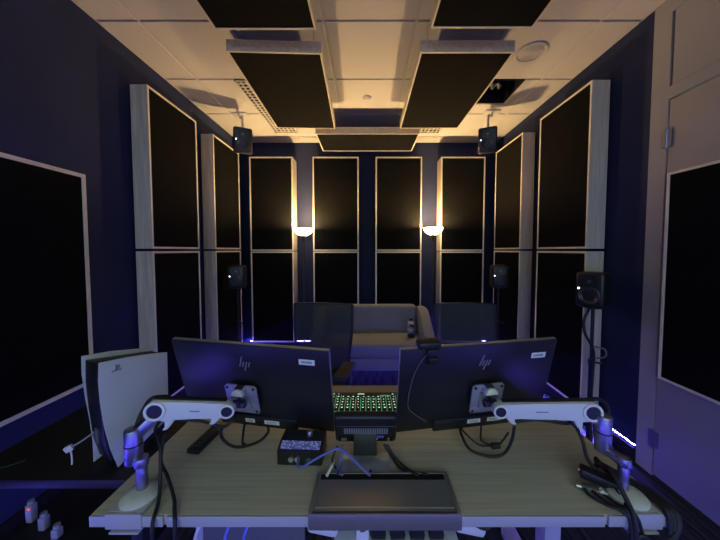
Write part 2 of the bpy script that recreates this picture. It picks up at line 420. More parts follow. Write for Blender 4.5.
# ------------------------------------------------------------------ speakers
def speaker_parts(t, W=.165, H=.24, D=.17):
    # front face at y = 0 looking towards -Y, cabinet bottom at z = 0
    MB().box((0, D/2, H/2), (W, D, H), .02, seg=3).build('cabinet', 'speaker', t)
    w = MB().lathe([(.062, .0), (.062, .004), (.057, .006), (.052, .003), (.046, .004), (.02, -.012), (.0, -.012)], (0, 0, H*.34), axis='-Y')
    wo = w.build('woofer', 'cone', t)
    MB().lathe([(.019, -.011), (.012, -.004), (.0, -.001)], (0, 0, H*.34), axis='-Y').build('dust_cap', 'tweeter', wo)
    MB().lathe([(.05, .0), (.05, .003), (.044, .004), (.018, -.004), (.0, -.004)], (0, 0, H*.74), axis='-Y').build('waveguide', 'speaker', t)
    MB().lathe([(.015, -.004), (.010, .003), (.0, .005)], (0, 0, H*.74), axis='-Y').build('tweeter', 'tweeter', t)
    MB().lathe([(.006, .001), (.006, .004), (.0, .005)], (-W*.36, 0, H*.53), axis='-Y').build('status_light', 'led_white', t, 'white lit status light')
def stand(label, x, y, top, cable=False):
    t = thing('speaker_stand', label, 'stand', (x, y, 0), group='speaker stands')
    MB().lathe([(0, 0), (.15, 0), (.15, .010), (.14, .016), (.02, .02), (.0, .02)]).build('base', 'black', t)
    MB().cyl((0, 0, .015), (0, 0, top*.62), .016, n=16).build('pole', 'black', t)
    MB().cyl((0, 0, top*.6), (0, 0, top-.012), .011, n=16).build('inner_pole', 'black', t)
    k = MB().cyl((0, 0, top*.6-.02), (0, 0, top*.6+.02), .021, n=16); k.cyl((.015, -.01, top*.6), (.05, -.03, top*.6), .008, n=12)
    k.build('clamp_knob', 'black', t)
    MB().box((0, 0, top-.006), (.13, .13, .012), .003).build('top_plate', 'black', t)
    return t
def aim(x, y, tx, ty): return math.atan2(tx-x, -(ty-y))    # z rotation turning -Y towards the target
def std_speaker(label, x, y, z, a):
    t = thing('monitor_speaker', label, 'speaker', (x, y, z), (0, 0, a), 'monitor speakers')
    off = bpy.data.objects
    speaker_parts(t); return t
def on_stand(slabel, label, x, y, top, a):
    stand(slabel, x, y, top)
    d = Vector((math.sin(a), -math.cos(a)))*.085           # cabinet centred over the pole
    return std_speaker(label, x+d.x, y+d.y, top, a)
on_stand('black speaker stand in the back left corner', 'black speaker on stand in the back left corner', -1.43, 3.03, .99, math.radians(12))
on_stand('black speaker stand behind the right mesh chair, by the back right corner', 'black speaker on stand in the back right corner', 1.455, 3.03, .995, math.radians(-12))
on_stand('black speaker stand near the white door frame with looped cable', 'black speaker on stand nearest the white door frame', 1.60, 1.93, 1.005, math.radians(-57))
tag(MB().tube([(1.60, 1.94, 1.10), (1.55, 1.90, 1.0), (1.50, 1.88, .92), (1.50, 1.87, .83), (1.555, 1.88, .74), (1.585, 1.89, .66), (1.58, 1.89, .5), (1.585, 1.90, .3), (1.58, 1.88, .05)], .009).build('speaker_cable', 'rubber'),
    'thick black cable looping down the stand beside the white door frame', 'cable')
tag(MB().tube([(1.60, 1.92, .72), (1.65, 1.88, .71), (1.655, 1.88, .66), (1.61, 1.90, .64)], .006).build('cable_tie', 'carton'),
    'grey cable tie strap on the stand near the white door frame', 'strap')

def hung_speaker(label, mlabel, x, y, zb, a, tilt, px, py):
    t = thing('monitor_speaker', label, 'speaker', (x, y, zb), (tilt, 0, a), 'monitor speakers')
    speaker_parts(t, .18, .25, .165)
    m = thing('ceiling_bracket', mlabel, 'bracket', (px, py, ZC), group='speaker ceiling brackets')
    MB().box((0, 0, -.008), (.16, .09, .014), .004).build('ceiling_plate', 'tbar', m)
    q = t.matrix_basis.copy()
    c = Euler((tilt, 0, a)).to_matrix() @ Vector((0, .09, .245)) + Vector((x, y, zb)) - Vector((px, py, ZC))
    MB().tube([(0, 0, -.014), (0, 0, -.05), (c.x*.9, c.y*.9, -.075), (c.x, c.y, -.11), (c.x, c.y, c.z)], .011, smooth=False).build('drop_rod', 'tbar', m)
    return t
hung_speaker('black speaker hanging from the ceiling in the left back corner', 'white bent bracket holding the left hanging speaker', -1.285, 2.90, 2.40, math.radians(26), math.radians(16), -1.37, 3.04)
hung_speaker('black speaker hanging from the ceiling in the right back corner', 'white bent bracket holding the right hanging speaker', 1.245, 2.89, 2.40, math.radians(-24), math.radians(16), 1.325, 2.985)

# ------------------------------------------------------------------ sofa and bottle
so = thing('sofa', 'grey fabric two seat sofa against the back wall between the lamps', 'sofa', (.06, 0, 0))
MB().box((0, 2.99, .255), (1.04, .60, .13), .02).build('base', 'sofa', so)
MB().box((0, 2.945, .385), (1.03, .50, .14), .035, seg=4).build('seat_cushion', 'sofa', so)
MB().box((0, 3.215, .575), (1.03, .17, .37), .04, seg=4, rot=(math.radians(-6), 0, 0)).build('back_cushion', 'sofa', so)
for s in (-1, 1):
    prof = [(2.70, .20), (2.70, .47), (2.74, .52), (3.02, .70), (3.10, .735), (3.26, .735), (3.30, .70), (3.30, .20)]
    mx = Matrix(((0, 1, 0, 0), (1, 0, 0, 0), (0, 0, 1, 0), (0, 0, 0, 1)))
    MB().prism(prof, min(s*.52, s*.635), max(s*.52, s*.635), .03, mx).build('armrest', 'sofa', so)
for sx in (-.55, .55):
    for y in (2.76, 3.24): MB().cyl((sx, y, 0), (sx, y, .2), .016, .022, n=14).build('leg', 'black', so)
bo = thing('drink_bottle', 'dark bottle with pale printed wrap standing on the sofa seat', 'bottle', (.475, 2.94, .456))
MB().lathe([(0, 0), (.034, 0), (.036, .01), (.036, .045), (.0, .045)]).build('body', 'bottle', bo)
MB().lathe([(.0365, .043), (.0365, .15), (.0, .15)]).build('wrap', 'bottle_wrap', bo)
MB().lathe([(.036, .15), (.032, .165), (.018, .178), (.018, .2), (.0, .2)]).build('neck', 'white_plastic', bo)
MB().lathe([(.02, .183), (.02, .208), (.0, .209)]).build('cap', 'bottle', bo)

# ------------------------------------------------------------------ office chairs (facing the desk, -Y)
def chair(label, x, y, a, back_tilt=-6):
    t = thing('office_chair', label, 'chair', (x, y, 0), (0, 0, a), 'mesh back office chairs')
    hub = MB().cyl((0, 0, .07), (0, 0, .14), .035, n=20); hub.build('hub', 'chair_frame', t)
    for k in range(5):
        g = 2*PI*k/5+.3
        l = MB().bar((.02*math.cos(g), .02*math.sin(g), .105), (.3*math.cos(g), .3*math.sin(g), .075), .045, .028, .008).build('leg', 'chair_frame', t)
        cx, cy = .3*math.cos(g), .3*math.sin(g)
        MB().cyl((cx-.02*math.sin(g), cy+.02*math.cos(g), .028), (cx+.02*math.sin(g), cy-.02*math.cos(g), .028), .028, n=18).build('caster', 'black', l)
    MB().cyl((0, 0, .13), (0, 0, .42), .025, n=18).build('gas_column', 'chair_frame', t)
    MB().box((0, 0, .465), (.48, .46, .075), .03, seg=3).build('seat', 'chair_frame', t)
    # back: frame and mesh, slightly curved
    bt = math.radians(back_tilt)
    def P(u, v): # u across -1..1, v 0..1 up
        w = .195+.03*min(1, v*1.6)
        return (u*w, .235+.11*v*math.tan(-bt)*2 - .03*(1-u*u)+.03, .50+.50*v-.012*u*u)
    bk = MB(); n, m = 12, 12
    V = [[bk.bm.verts.new(P(-1+2*i/n, j/m)) for i in range(n+1)] for j in range(m+1)]
    for j in range(m):
        for i in range(n): bk.bm.faces.new((V[j][i], V[j][i+1], V[j+1][i+1], V[j+1][i]))
    mo = bk.build('back_mesh', 'mesh', t, 'see-through dark mesh')
    fr = MB()
    for u in (-1, 1): fr.tube([P(u, v/6) for v in range(7)], .010, sub=3)
    fr.tube([P(-1+2*i/8, 1) for i in range(9)], .007, sub=3); fr.tube([P(-1+2*i/8, 0) for i in range(9)], .012, sub=3)
    fr.build('back_frame', 'chair_frame', t)
    MB().tube([(0, .15, .40), (0, .26, .42), (0, .275, .52), (0, .28, .60)], .02).build('back_support', 'chair_frame', t)
    for s in (-1, 1):
        MB().tube([(s*.20, .0, .42), (s*.245, -.02, .44), (s*.245, -.06, .63)], .016, sub=4).build('arm_post', 'chair_frame', t)
        MB().box((s*.235, -.085, .642), (.085, .22, .035), .012, rot=(math.radians(3), 0, math.radians(-8*s))).build('armrest', 'tan_pad', t)
    return t
chair('dark mesh back office chair on the left, in front of the sofa', -.365, 1.80, math.radians(-6))
chair('dark mesh back office chair on the right, right of the sofa', .735, 1.79, math.radians(-2))

# ------------------------------------------------------------------ desk
DX0, DX1, DY0, DY1, DZ = -.700, .784, .665, 1.335, .73
dk = thing('desk', 'pale laminate desk carrying the two monitors', 'desk', (.042, 1.0, 0))
ox, oy = .042, 1.0
def D(x, y, z): return (x-ox, y-oy, z)
top = MB().span(D(DX0, DY0+.004, DZ-.028), D(DX1, DY1, DZ), .0015).build('tabletop', 'desk', dk)
for x0, x1 in ((DX0, -.515), (-.505, -.146), (.236, .60), (.61, DX1)):
    MB().span(D(x0, DY0-.002, DZ-.028), D(x1, DY0+.0035, DZ-.0005), .001).build('edge_strip', 'edge_band', top)
for x in (DX0+.09, DX1-.09):
    l = MB().span(D(x-.03, .98, .04), D(x+.03, 1.04, DZ-.055), .004).build('leg', 'edge_band', dk)
    MB().span(D(x-.035, .72, .0), D(x+.035, 1.30, .04), .008).build('foot', 'edge_band', l)
    MB().span(D(x-.025, .74, DZ-.055), D(x+.025, 1.28, DZ-.0285), .003).build('bracket', 'edge_band', l)
MB().span(D(DX0+.12, .985, DZ-.09), D(DX1-.12, 1.035, DZ-.05), .003).build('crossbar', 'edge_band', dk)
MB().span(D(-.50, .80, .40), D(-.19, .812, DZ-.03), .002).build('modesty_panel', 'carton', dk)
u = MB(); u.span(D(-.52, .70, DZ-.034), D(-.16, .712, DZ-.028)); uh = u.build('light_channel', 'black', dk)
MB().span(D(-.51, .702, DZ-.0365), D(-.17, .710, DZ-.034)).build('glowing_tape', 'led_soft', uh, 'glowing blue tape')
# cable hatch: metal lid lying on the rear edge
lid = thing('cable_hatch', 'grey metal cable hatch lid set in the near edge of the desk', 'hatch', (.045, .72, DZ))
MB().prism([(-.182, .668), (.182, .668), (.182, .776), (-.182, .776)], .004, .010, .001, Matrix(((1, 0, 0, 0), (0, 0, 1, -.72), (0, 1, 0, 0), (0, 0, 0, 1)))).build('lid', 'lid', lid)
b = MB()
b.span((-.192, -.061, -.002), (-.182, .062, .013), .001); b.span((.182, -.061, -.002), (.192, .062, .013), .001); b.span((-.192, .062, -.001), (.192, .068, .013), .001)
b.build('rim', 'lid', lid)
MB().span((-.178, .043, .0095), (.178, .0615, .0112)).build('slot', 'black_matte', lid, 'black cable slot')
MB().span((-.192, -.064, -.030), (.192, -.058, .012), .0015).build('front_lip', 'lid', lid)
MB().span((-.178, -.044, .0102), (.178, -.0415, .0114)).build('bead', 'silver', lid)

# ------------------------------------------------------------------ monitors
W, Hh = .546, .325
def slant(mb, x, z0, z1, w=.0042, y=-.0012, k=.32, zr=0):
    mb.prism([(x+k*z0, z0), (x+w+k*z0, z0), (x+w+k*z1, z1), (x+k*z1, z1)], y-.0006, y+.0012)
def monitor(label, loc, rot, vesa, logo, stick, labels, bulge):
    t = thing('computer_monitor', label, 'monitor', loc, rot, 'computer monitors')
    MB().box((0, .005, 0), (W, .010, Hh), .002).build('back_shell', 'mon_back', t)
    MB().box((0, .0115, 0), (W+.002, .013, Hh+.002), .002).build('bezel', 'mon_bezel', t)
    MB().span((-W/2+.006, .0172, -Hh/2+.014), (W/2-.006, .0186, Hh/2-.006)).build('screen', 'screen', t)
    ch = MB()
    ch.span((-.145, -.009, -Hh/2-.006), (.145, .012, -.122), .004)
    ch.build('port_housing', 'mon_back', t)
    lx, lz = logo
    lg = MB()
    slant(lg, lx-.020, -.008, .032); slant(lg, lx-.0095, -.008, .0115); slant(lg, lx+.001, -.024, .0115); slant(lg, lx+.0115, -.008, .0115)
    for v in lg.bm.verts: v.co.z += lz
    lg.build('logo', 'logo_silver', t, 'slanted silver logo strokes')
    sx, sz = stick
    st = MB().box((sx, -.0006, sz), (.052, .0012, .020), 0).build('sticker', 'label', t, 'small white sticker')
    pr = MB()
    random.seed(3)
    x = sx-.019
    while x < sx+.018:
        w = random.uniform(.0015, .004); pr.span((x, -.0016, sz-.004), (x+w, -.001, sz+.004)); x += w+random.uniform(.0008, .002)
    pr.build('print', 'ink', st)
    for lx, lz, lw in labels:
        lb = MB().box((lx, -.0096, lz), (lw, .0012, .016)).build('sticker', 'label', t)
        pr = MB()
        for k in range(2): pr.span((lx-lw*.36, -.0108, lz-.004+.006*k), (lx+lw*.3, -.010, lz-.002+.006*k))
        pr.build('print', 'ink', lb)
    return t
LM = ((-.386, .916, .936), (.276, .021, -.146)); RM = ((.374, .921, .934), (.245, -.018, .144))
mL = monitor('left black computer monitor seen from behind, tilted back', *LM, (-.037, -.041), (-.015, .088), (.2, .118), ((-.03, -.143, .035), (.052, -.143, .055)), -.03)
mR = monitor('right black computer monitor seen from behind, webcam on top', *RM, (.033, -.037), (.019, .092), (.212, .107), ((.005, -.139, .05), (.08, -.139, .05)), .03)
def mon_pt(mon, p):
    loc, rot = mon
    return Euler(rot).to_matrix() @ Vector(p) + Vector(loc)

# webcam clipped on the right monitor
wr = thing('webcam', 'black webcam clipped on the top edge of the right monitor', 'webcam', mon_pt(RM, (-.178, 0, Hh/2)), RM[1])
MB().box((-.006, .006, .016), (.075, .04, .026), .010, seg=3).build('body', 'black', wr)
MB().box((.006, -.007, -.024), (.040, .012, .055), .005).build('clip', 'black', wr)
MB().box((.006, -.016, -.032), (.034, .010, .022), .004).build('hinge_block', 'black', wr)
MB().cyl((-.006, .026, .016), (-.006, .029, .016), .009, n=18).build('lens', 'screen', wr)
tag(MB().tube([mon_pt(RM, q) for q in ((-.182, -.010, .15), (-.20, -.006, .135), (-.222, -.005, .09), (-.236, -.005, .03), (-.240, -.005, -.05), (-.21, -.006, -.09), (-.17, -.008, -.12))], .0016).build('webcam_cable', 'carton'),
    'thin grey webcam cable running down the back of right monitor', 'cable')

# ------------------------------------------------------------------ monitor arms
def mon_arm(label, base, cyl, A, B, mon, vesa, side):
    t = thing('monitor_mount', label, 'monitor arm', (base[0], base[1], DZ), group='monitor arms')
    O = Vector((base[0], base[1], DZ))
    L = lambda p: Vector(p)-O
    # clamp around the desk edge
    c = MB(); c.box((0, -.012, .005), (.092, .085, .008), .002); c.box((0, -.058, -.012), (.092, .008, .040), .002); c.box((0, -.02, -.042), (.075, .085, .006), .002)
    c.build('clamp', 'edge_band', t)
    MB().lathe([(.0, .009), (.044, .009), (.045, .013), (.040, .018), (.016, .024), (.0, .024)], (.003, -.010, 0), n=40).build('base_disc', 'disc', t)
    zc0 = cyl[3]
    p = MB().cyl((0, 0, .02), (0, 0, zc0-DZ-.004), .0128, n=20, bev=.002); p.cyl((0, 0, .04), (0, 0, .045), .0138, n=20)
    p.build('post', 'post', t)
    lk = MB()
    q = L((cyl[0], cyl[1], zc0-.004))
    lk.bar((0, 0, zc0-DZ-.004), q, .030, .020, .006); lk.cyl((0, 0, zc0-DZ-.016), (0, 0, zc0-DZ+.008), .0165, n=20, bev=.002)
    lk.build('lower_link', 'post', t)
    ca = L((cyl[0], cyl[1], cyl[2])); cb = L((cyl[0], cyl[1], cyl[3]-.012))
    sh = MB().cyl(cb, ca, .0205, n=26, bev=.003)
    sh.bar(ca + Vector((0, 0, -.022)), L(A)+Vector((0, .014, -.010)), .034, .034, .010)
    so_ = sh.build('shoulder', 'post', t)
    mid = (ca+cb)/2
    MB().lathe([(.0209, -.002), (.0212, 0), (.0209, .002)], mid+Vector((0, 0, .005))).build('seam_ring', 'black', so_)
    # upper arm: profile in the plane of A-B, extruded in depth
    a, b = L(A), L(B); d = b-a; h = Vector((d.x, d.y, 0)); ln = d.length
    ux = d.normalized(); uy = Vector((-h.y, h.x, 0)).normalized()
    if uy.y < 0: uy = -uy                                     # uy points away from the camera side
    uz = ux.cross(uy) if ux.cross(uy).z > 0 else uy.cross(ux)
    mx = Matrix((ux, uy, uz)).transposed().to_4x4(); mx.translation = a
    rA, rB = .027, .021
    pts = [(0, rA), (ln*.5, rA*.93), (ln, rB), (ln, -rB), (ln-.016, -rB), (ln-.026, -.034), (ln-.033, -.040), (ln-.045, -.040), (ln-.040, -.034), (ln-.040, -.023),
           (ln*.5, -.024), (.050, -.026), (.042, -.044), (.034, -.054), (.022, -.056), (.028, -.046), (.026, -.030), (0, -rA)]
    ua = MB(); ua.prism(pts, -.017, .017, .003, mx)
    for x, r in ((0, rA), (ln, rB)): ua.cyl(mx @ Vector((x, -.0185, 0)), mx @ Vector((x, .0185 if x == 0 else .004, 0)), r, n=36, bev=.002)
    uo = ua.build('upper_arm', 'arm_white', t)
    for x, r in ((0, rA), (ln, rB)):
        rg = MB()
        n = 36; e = []
        rg.lathe([(r*.72, .0), (r*.72, .003), (r*.80, .0045), (r*.98, .003), (r, 0)], (0, 0, 0), n=36, axis='-Y')
        bmesh.ops.transform(rg.bm, matrix=mx @ Matrix.Translation((x, -.018, 0)), verts=rg.bm.verts)
        rg.build('joint_ring', 'label', uo)
        MB().cyl(mx @ Vector((x, -.0195, 0)), mx @ Vector((x, -.0185, 0)), r*.73, n=32).build('joint_cap', 'mon_back', uo)
    sp = MB(); sp.prism([(-.012, rA+.0005), (ln*.96, rB+.002), (ln*.96, rB+.0045), (ln*.5, rA+.001), (-.012, rA+.003)], -.006, .010, 0, mx)
    sp.build('spine_cover', 'black', uo)
    tx = MB(); tx.prism([(ln*.47, -.0015), (ln*.61, -.0015), (ln*.61, .0015), (ln*.47, .0015)], -.0176, -.0169, 0, mx)
    tx.build('printed_line', 'ink', uo)
    # tilting head and mounting plate on the monitor back
    pc = mon_pt(mon, (vesa[0], -.019, vesa[1])); 
    hd = MB(); pv = L(mon_pt(mon, (vesa[0]-side*.004, -.042, vesa[1]+.004)))
    hd.cyl(b, pv, .0085, n=18); hd.cyl(pv, L(pc), .015, n=20, bev=.002)
    n_ = (Euler(mon[1]).to_matrix() @ Vector((1, 0, 0)))
    hd.cyl(pv-n_*.022, pv+n_*.022, .012, n=20, bev=.002)
    hd.cyl(b+Vector((0, 0, -.02)), b+Vector((0, 0, .012)), .013, n=18, bev=.002)
    hd.build('tilt_hinge', 'dark_metal', t)
    hp = [(.0205*math.cos(PI*k/16), .0205*math.sin(PI*k/16)-.002) for k in range(17)]
    RC = Euler(mon[1]).to_matrix().to_4x4(); RC.translation = L(mon_pt(mon, (vesa[0]-side*.006, -.052, vesa[1]+.046)))
    hc = MB(); hc.prism(hp, 0, .016, .002, RC @ Matrix.Rotation(math.radians(-22), 4, 'X')); hc.build('hinge_cap', 'cap_bounce_tint', t, 'half round hinge cap, cream tint for ceiling bounce')
    hk = MB(); hk.prism([(-.019, -.012), (.019, -.012), (.019, .0), (-.019, .0)], .002, .034, .004, RC); hk.prism([(-.017, -.004), (.017, -.004), (.014, .014), (-.014, .014)], .014, .036, .003, RC)
    hk.build('hinge_housing', 'chrome', t)
    pl = MB()
    R = Euler(mon[1]).to_matrix().to_4x4(); R.translation = L(mon_pt(mon, (vesa[0], -.0155, vesa[1])))
    k = .057; c_ = .008
    pl.prism([(-k+c_, -k), (k-c_, -k), (k, -k+c_), (k, k-c_), (k-c_, k), (-k+c_, k), (-k, k-c_), (-k, -k+c_)], -.003, .003, .001, R)
    po = pl.build('mounting_plate', 'plate', t)
    for sx in (-1, 1):
        for sz in (-1, 1):
            MB().cyl(R @ Vector((sx*.047, -.006, sz*.047)), R @ Vector((sx*.047, -.0025, sz*.047)), .0045, n=14).build('screw', 'black', po)
    pd = MB(); pd.prism([(-.03, -.03), (.03, -.03), (.03, .03), (-.03, .03)], -.010, -.002, .003, R)
    pd.build('hinge_block', 'plate', po)
    return t, mx, ln
aL, mxL, lnL = mon_arm('white monitor arm clamped at the left end of the desk', (-.612, .722), (-.637, .728, .915, .832), (-.592, .76, .953), (-.413, .80, .929), LM, (-.037, -.041), -1)
aR, mxR, lnR = mon_arm('white monitor arm clamped at the right end of the desk', (.697, .722), (.682, .772, .925, .832), (.655, .792, .930), (.405, .825, .913), RM, (.033, -.037), 1)

def cable(name, pts, r, m, label, cat='cable', group=None, **k):
    o = MB().tube(pts, r, **k).build(name, m); return tag(o, label, cat, group)
# cables of the left arm and monitor
cable('arm_cable', [(-.43, .86, .86), (-.45, .84, .845), (-.50, .82, .875), (-.565, .795, .90), (-.60, .80, .905), (-.625, .79, .87), (-.585, .755, .84), (-.562, .72, .77), (-.545, .69, .742), (-.532, .653, .72), (-.53, .650, .64), (-.53, .66, .50)], .0045, 'rubber', 'black cable running along the left monitor arm and over the desk edge')
cable('arm_cable', [(-.606, .80, .85), (-.600, .775, .79), (-.560, .745, .765), (-.515, .705, .741), (-.49, .672, .738), (-.475, .651, .715), (-.475, .650, .64), (-.475, .66, .50)], .0045, 'rubber', 'black cable hanging over the near desk edge beside the left arm base')
cable('monitor_cable', [mon_pt(LM, (.03, -.004, -.17)), (-.345, .93, .765), (-.37, .90, .752), (-.42, .86, .765), (-.455, .845, .80), (-.46, .835, .85)], .0045, 'rubber', 'thick black cable looping below the left monitor')
cable('monitor_cable', [mon_pt(LM, (-.06, -.004, -.17)), (-.425, .92, .78), (-.415, .89, .758), (-.40, .875, .765)], .0038, 'rubber', 'short black cable dropping from the left monitor port')
# cables of the right monitor
cable('monitor_cable', [mon_pt(RM, (-.04, -.004, -.17)), (.325, .92, .765), (.34, .88, .742), (.39, .855, .738), (.435, .85, .75), (.455, .84, .80), (.46, .835, .85)], .0045, 'rubber', 'thick black cable looping low below the right monitor')
cable('monitor_cable', [mon_pt(RM, (-.035, -.004, -.17)), (.34, .93, .765), (.375, .90, .745), (.41, .885, .752), (.43, .87, .765), (.45, .85, .82)], .003, 'rubber', 'thin black cable sagging inside the thick loop below right monitor')
cable('monitor_cable', [mon_pt(RM, (.03, -.012, -.12)), mon_pt(RM, (.03, -.02, -.17)), (.385, .90, .76), (.405, .885, .755), (.42, .875, .76)], .0032, 'rubber', 'black cable dropping straight from the centre port of right monitor')
fb = MB().cyl((.408, .878, .756), (.432, .866, .766), .009, n=16, bev=.002).build('ferrite_bead', 'rubber')
tag(fb, 'black ferrite bead where the right monitor cables meet', 'cable bead')
cable('arm_cable', [(.46, .84, .86), (.47, .85, .855), (.53, .83, .875), (.60, .82, .87), (.64, .83, .86), (.66, .82, .82), (.655, .79, .78), (.67, .76, .755), (.68, .735, .75), (.672, .70, .745), (.665, .655, .72), (.66, .65, .6)], .005, 'rubber', 'black cable along the underside of the right monitor arm')
cable('arm_cable', [(.655, .80, .955), (.70, .81, .95), (.735, .82, .92), (.73, .815, .87), (.71, .80, .84)], .006, 'rubber', 'black cable bowing out beside the right arm shoulder')
cable('arm_cable', [(-.578, .775, .978), (-.62, .775, .972), (-.645, .775, .94), (-.655, .76, .90)], .006, 'rubber', 'black cable bowing over the left arm shoulder')

# ------------------------------------------------------------------ touch panel on its stand, seen from behind
tp = thing('touch_panel', 'small black touch panel on a stand seen from behind between the monitors', 'touch panel', (-.004, .832, DZ))
MB().box((0, .0, .004), (.150, .085, .007), .003).build('stand_foot', 'plate', tp)
MB().box((-.002, .045, .045), (.075, .018, .085), .003, rot=(math.radians(-14), 0, 0)).build('stand_neck', 'black', tp)
bd = bpy.data.objects.new('body', None)
Rb = (math.radians(24), 0, 0)
def TP(mb):
    bmesh.ops.transform(mb.bm, matrix=Matrix.Translation((0, .05, .090)) @ Euler(Rb).to_matrix().to_4x4(), verts=mb.bm.verts); return mb
body = TP(MB().box((0, 0, 0), (.203, .030, .125), .010, seg=3)).build('housing', 'black', tp)
b = MB()
for i in range(19):
    for j in range(4): b.box((-.068+.0076*i, -.0152, -.014+.0075*j), (.0050, .001, .0050))
TP(b).build('vent', 'vent_grey', body)
TP(MB().box((0, -.0152, -.043), (.178, .002, .024), .0008)).build('port_recess', 'black_matte', body)
TP(MB().box((.03, -.0165, -.030), (.058, .002, .010))).build('sticker', 'blue_cable', body, 'blue-grey sticker')
TP(MB().box((.032, -.0168, -.041), (.014, .002, .007))).build('port', 'label', body)
TP(MB().box((-.072, -.0168, -.041), (.018, .004, .010))).build('port', 'silver', body)
TP(MB().box((.075, -.0168, -.042), (.008, .004, .014))).build('port', 'silver', body)
TP(MB().box((0, -.0155, .022), (.19, .001, .0012))).build('seam', 'carton', body)

# ------------------------------------------------------------------ keyboard
kb = thing('keyboard', 'black keyboard with green backlit keys beyond the touch panel', 'keyboard', (-.005, 1.15, DZ))
MB().box((0, 0, .008), (.36, .135, .014), .003, rot=(0, 0, 0)).build('case', 'black', kb)
MB().box((0, 0, .0155), (.350, .126, .002)).build('backlight', 'keyglow', kb, 'glowing green underlight')
kp = .0218; rows = 6
kc = [None]
for r in range(rows):
    n = 16 if r < 5 else 10
    for i in range(n):
        if n == 10 and 3 <= i <= 6 and i != 3: continue
        wide = 4 if (n == 10 and i == 3) else 1
        xi = i if n == 16 else (i if i < 3 else (3 if i == 3 else i+6))
        cx = -.1635+kp*(xi+(wide-1)/2) if wide == 1 else -.1635+kp*(3+3.5)
        w = .0186 if wide == 1 else kp*8-.004
        if r == 5 and wide == 1 and xi >= 16: continue
        y = .052-.0208*r if False else -.052+.0208*r      # space bar row is on the far (user) side
        y = .052-.0208*(5-r)
        k = MB()
        k.box((cx, y, .0215), (w, .0178, .010), .0025)
        ko = k.build('key', 'keycap', kb)
        MB().box((cx+random.uniform(-.002, .002), y+.001, .0268), (random.uniform(.003, .008) if wide == 1 else .03, random.uniform(.003, .006), .0006)).build('legend', 'legend', ko)
MB().box((0, .078, .008), (.34, .03, .014), .005).build('wrist_rest', 'wrist', kb)

# ------------------------------------------------------------------ audio unit, remote
ui = thing('audio_interface', 'small black desktop audio unit with lit speckled screen on top', 'audio unit', (-.209, .862, DZ+.001), (0, 0, math.radians(-2)))
MB().prism([(-.035, 0), (.045, 0), (.045, .060), (-.005, .058), (-.035, .046)], -.071, .071, .004, Matrix(((0, 1, 0, 0), (1, 0, 0, 0), (0, 0, 1, 0), (0, 0, 0, 1)))).build('housing', 'black', ui)
sm = MB().box((0, -.0195, .0535), (.125, .026, .0012), 0, rot=(math.radians(21), 0, 0)); sm.build('screen', 'unit_screen', ui, 'lit blue speckled screen')
for x in (-.025, -.005, .03):
    MB().cyl((x, -.0425, .022), (x, -.034, .022), .008, n=18).build('socket', 'silver' if x < 0 else 'carton', ui)
MB().cyl((.02, .02, .059), (.02, .02, .074), .010, n=20, bev=.002).build('knob', 'silver', ui)
rm = thing('remote_control', 'black remote control lying on the desk below left monitor', 'remote', (-.563, .935, DZ+.001), (0, 0, math.radians(-7)))
MB().box((0, 0, .009), (.044, .13, .017), .004).build('body', 'black', rm)
b = MB()
for i in range(3):
    for j in range(7): b.cyl((-.012+.012*i, -.045+.013*j, .0174), (-.012+.012*i, -.045+.013*j, .0186), .0035, n=10)
b.build('buttons', 'carton', rm)

# ------------------------------------------------------------------ loose cables on the desk
cable('network_cable', [(-.213, .818, .755), (-.20, .79, .752), (-.15, .80, .775), (-.09, .82, .79), (-.055, .80, .785), (-.02, .775, .77), (.005, .768, .752), (.008, .778, .742)], .0034, 'blue_cable', 'blue cable from the audio unit to the hatch slot')
cable('network_cable', [(-.078, .845, .785), (-.078, .835, .765), (-.085, .815, .742), (-.09, .79, .740), (-.07, .776, .742)], .0036, 'blue_cable', 'short blue cable plugged into the touch panel')
cable('power_cable', [(.055, .86, .775), (.075, .845, .75), (.10, .81, .738), (.135, .785, .743), (.15, .776, .742)], .0045, 'rubber', 'thick black cable from the touch panel to the hatch slot')
cable('power_cable', [(.065, .86, .775), (.09, .84, .745), (.13, .80, .737), (.165, .783, .742), (.18, .776, .742)], .003, 'rubber', 'thin black cable beside the thick one right of the touch panel')
cable('power_cable', [(-.095, .86, .77), (-.11, .84, .74), (-.095, .81, .736), (-.085, .785, .742), (-.09, .776, .742)], .0026, 'rubber', 'thin black cable curving left of the touch panel foot')
cable('power_cable', [(.01, .785, .741), (.012, .80, .737), (.008, .79, .74), (.0, .776, .742)], .003, 'rubber', 'short black cable in front of the touch panel foot')
wp = thing('white_plug', 'slim white cable plug standing at the hatch slot', 'plug', (-.118, .772, .742), (0, 0, 0))
MB().cyl((0, 0, 0), (.016, .024, .018), .0042, n=14, bev=.001).build('grip', 'white_plastic', wp)
MB().cyl((.016, .024, .018), (.019, .0285, .0214), .0028, n=12).build('tip', 'silver', wp)

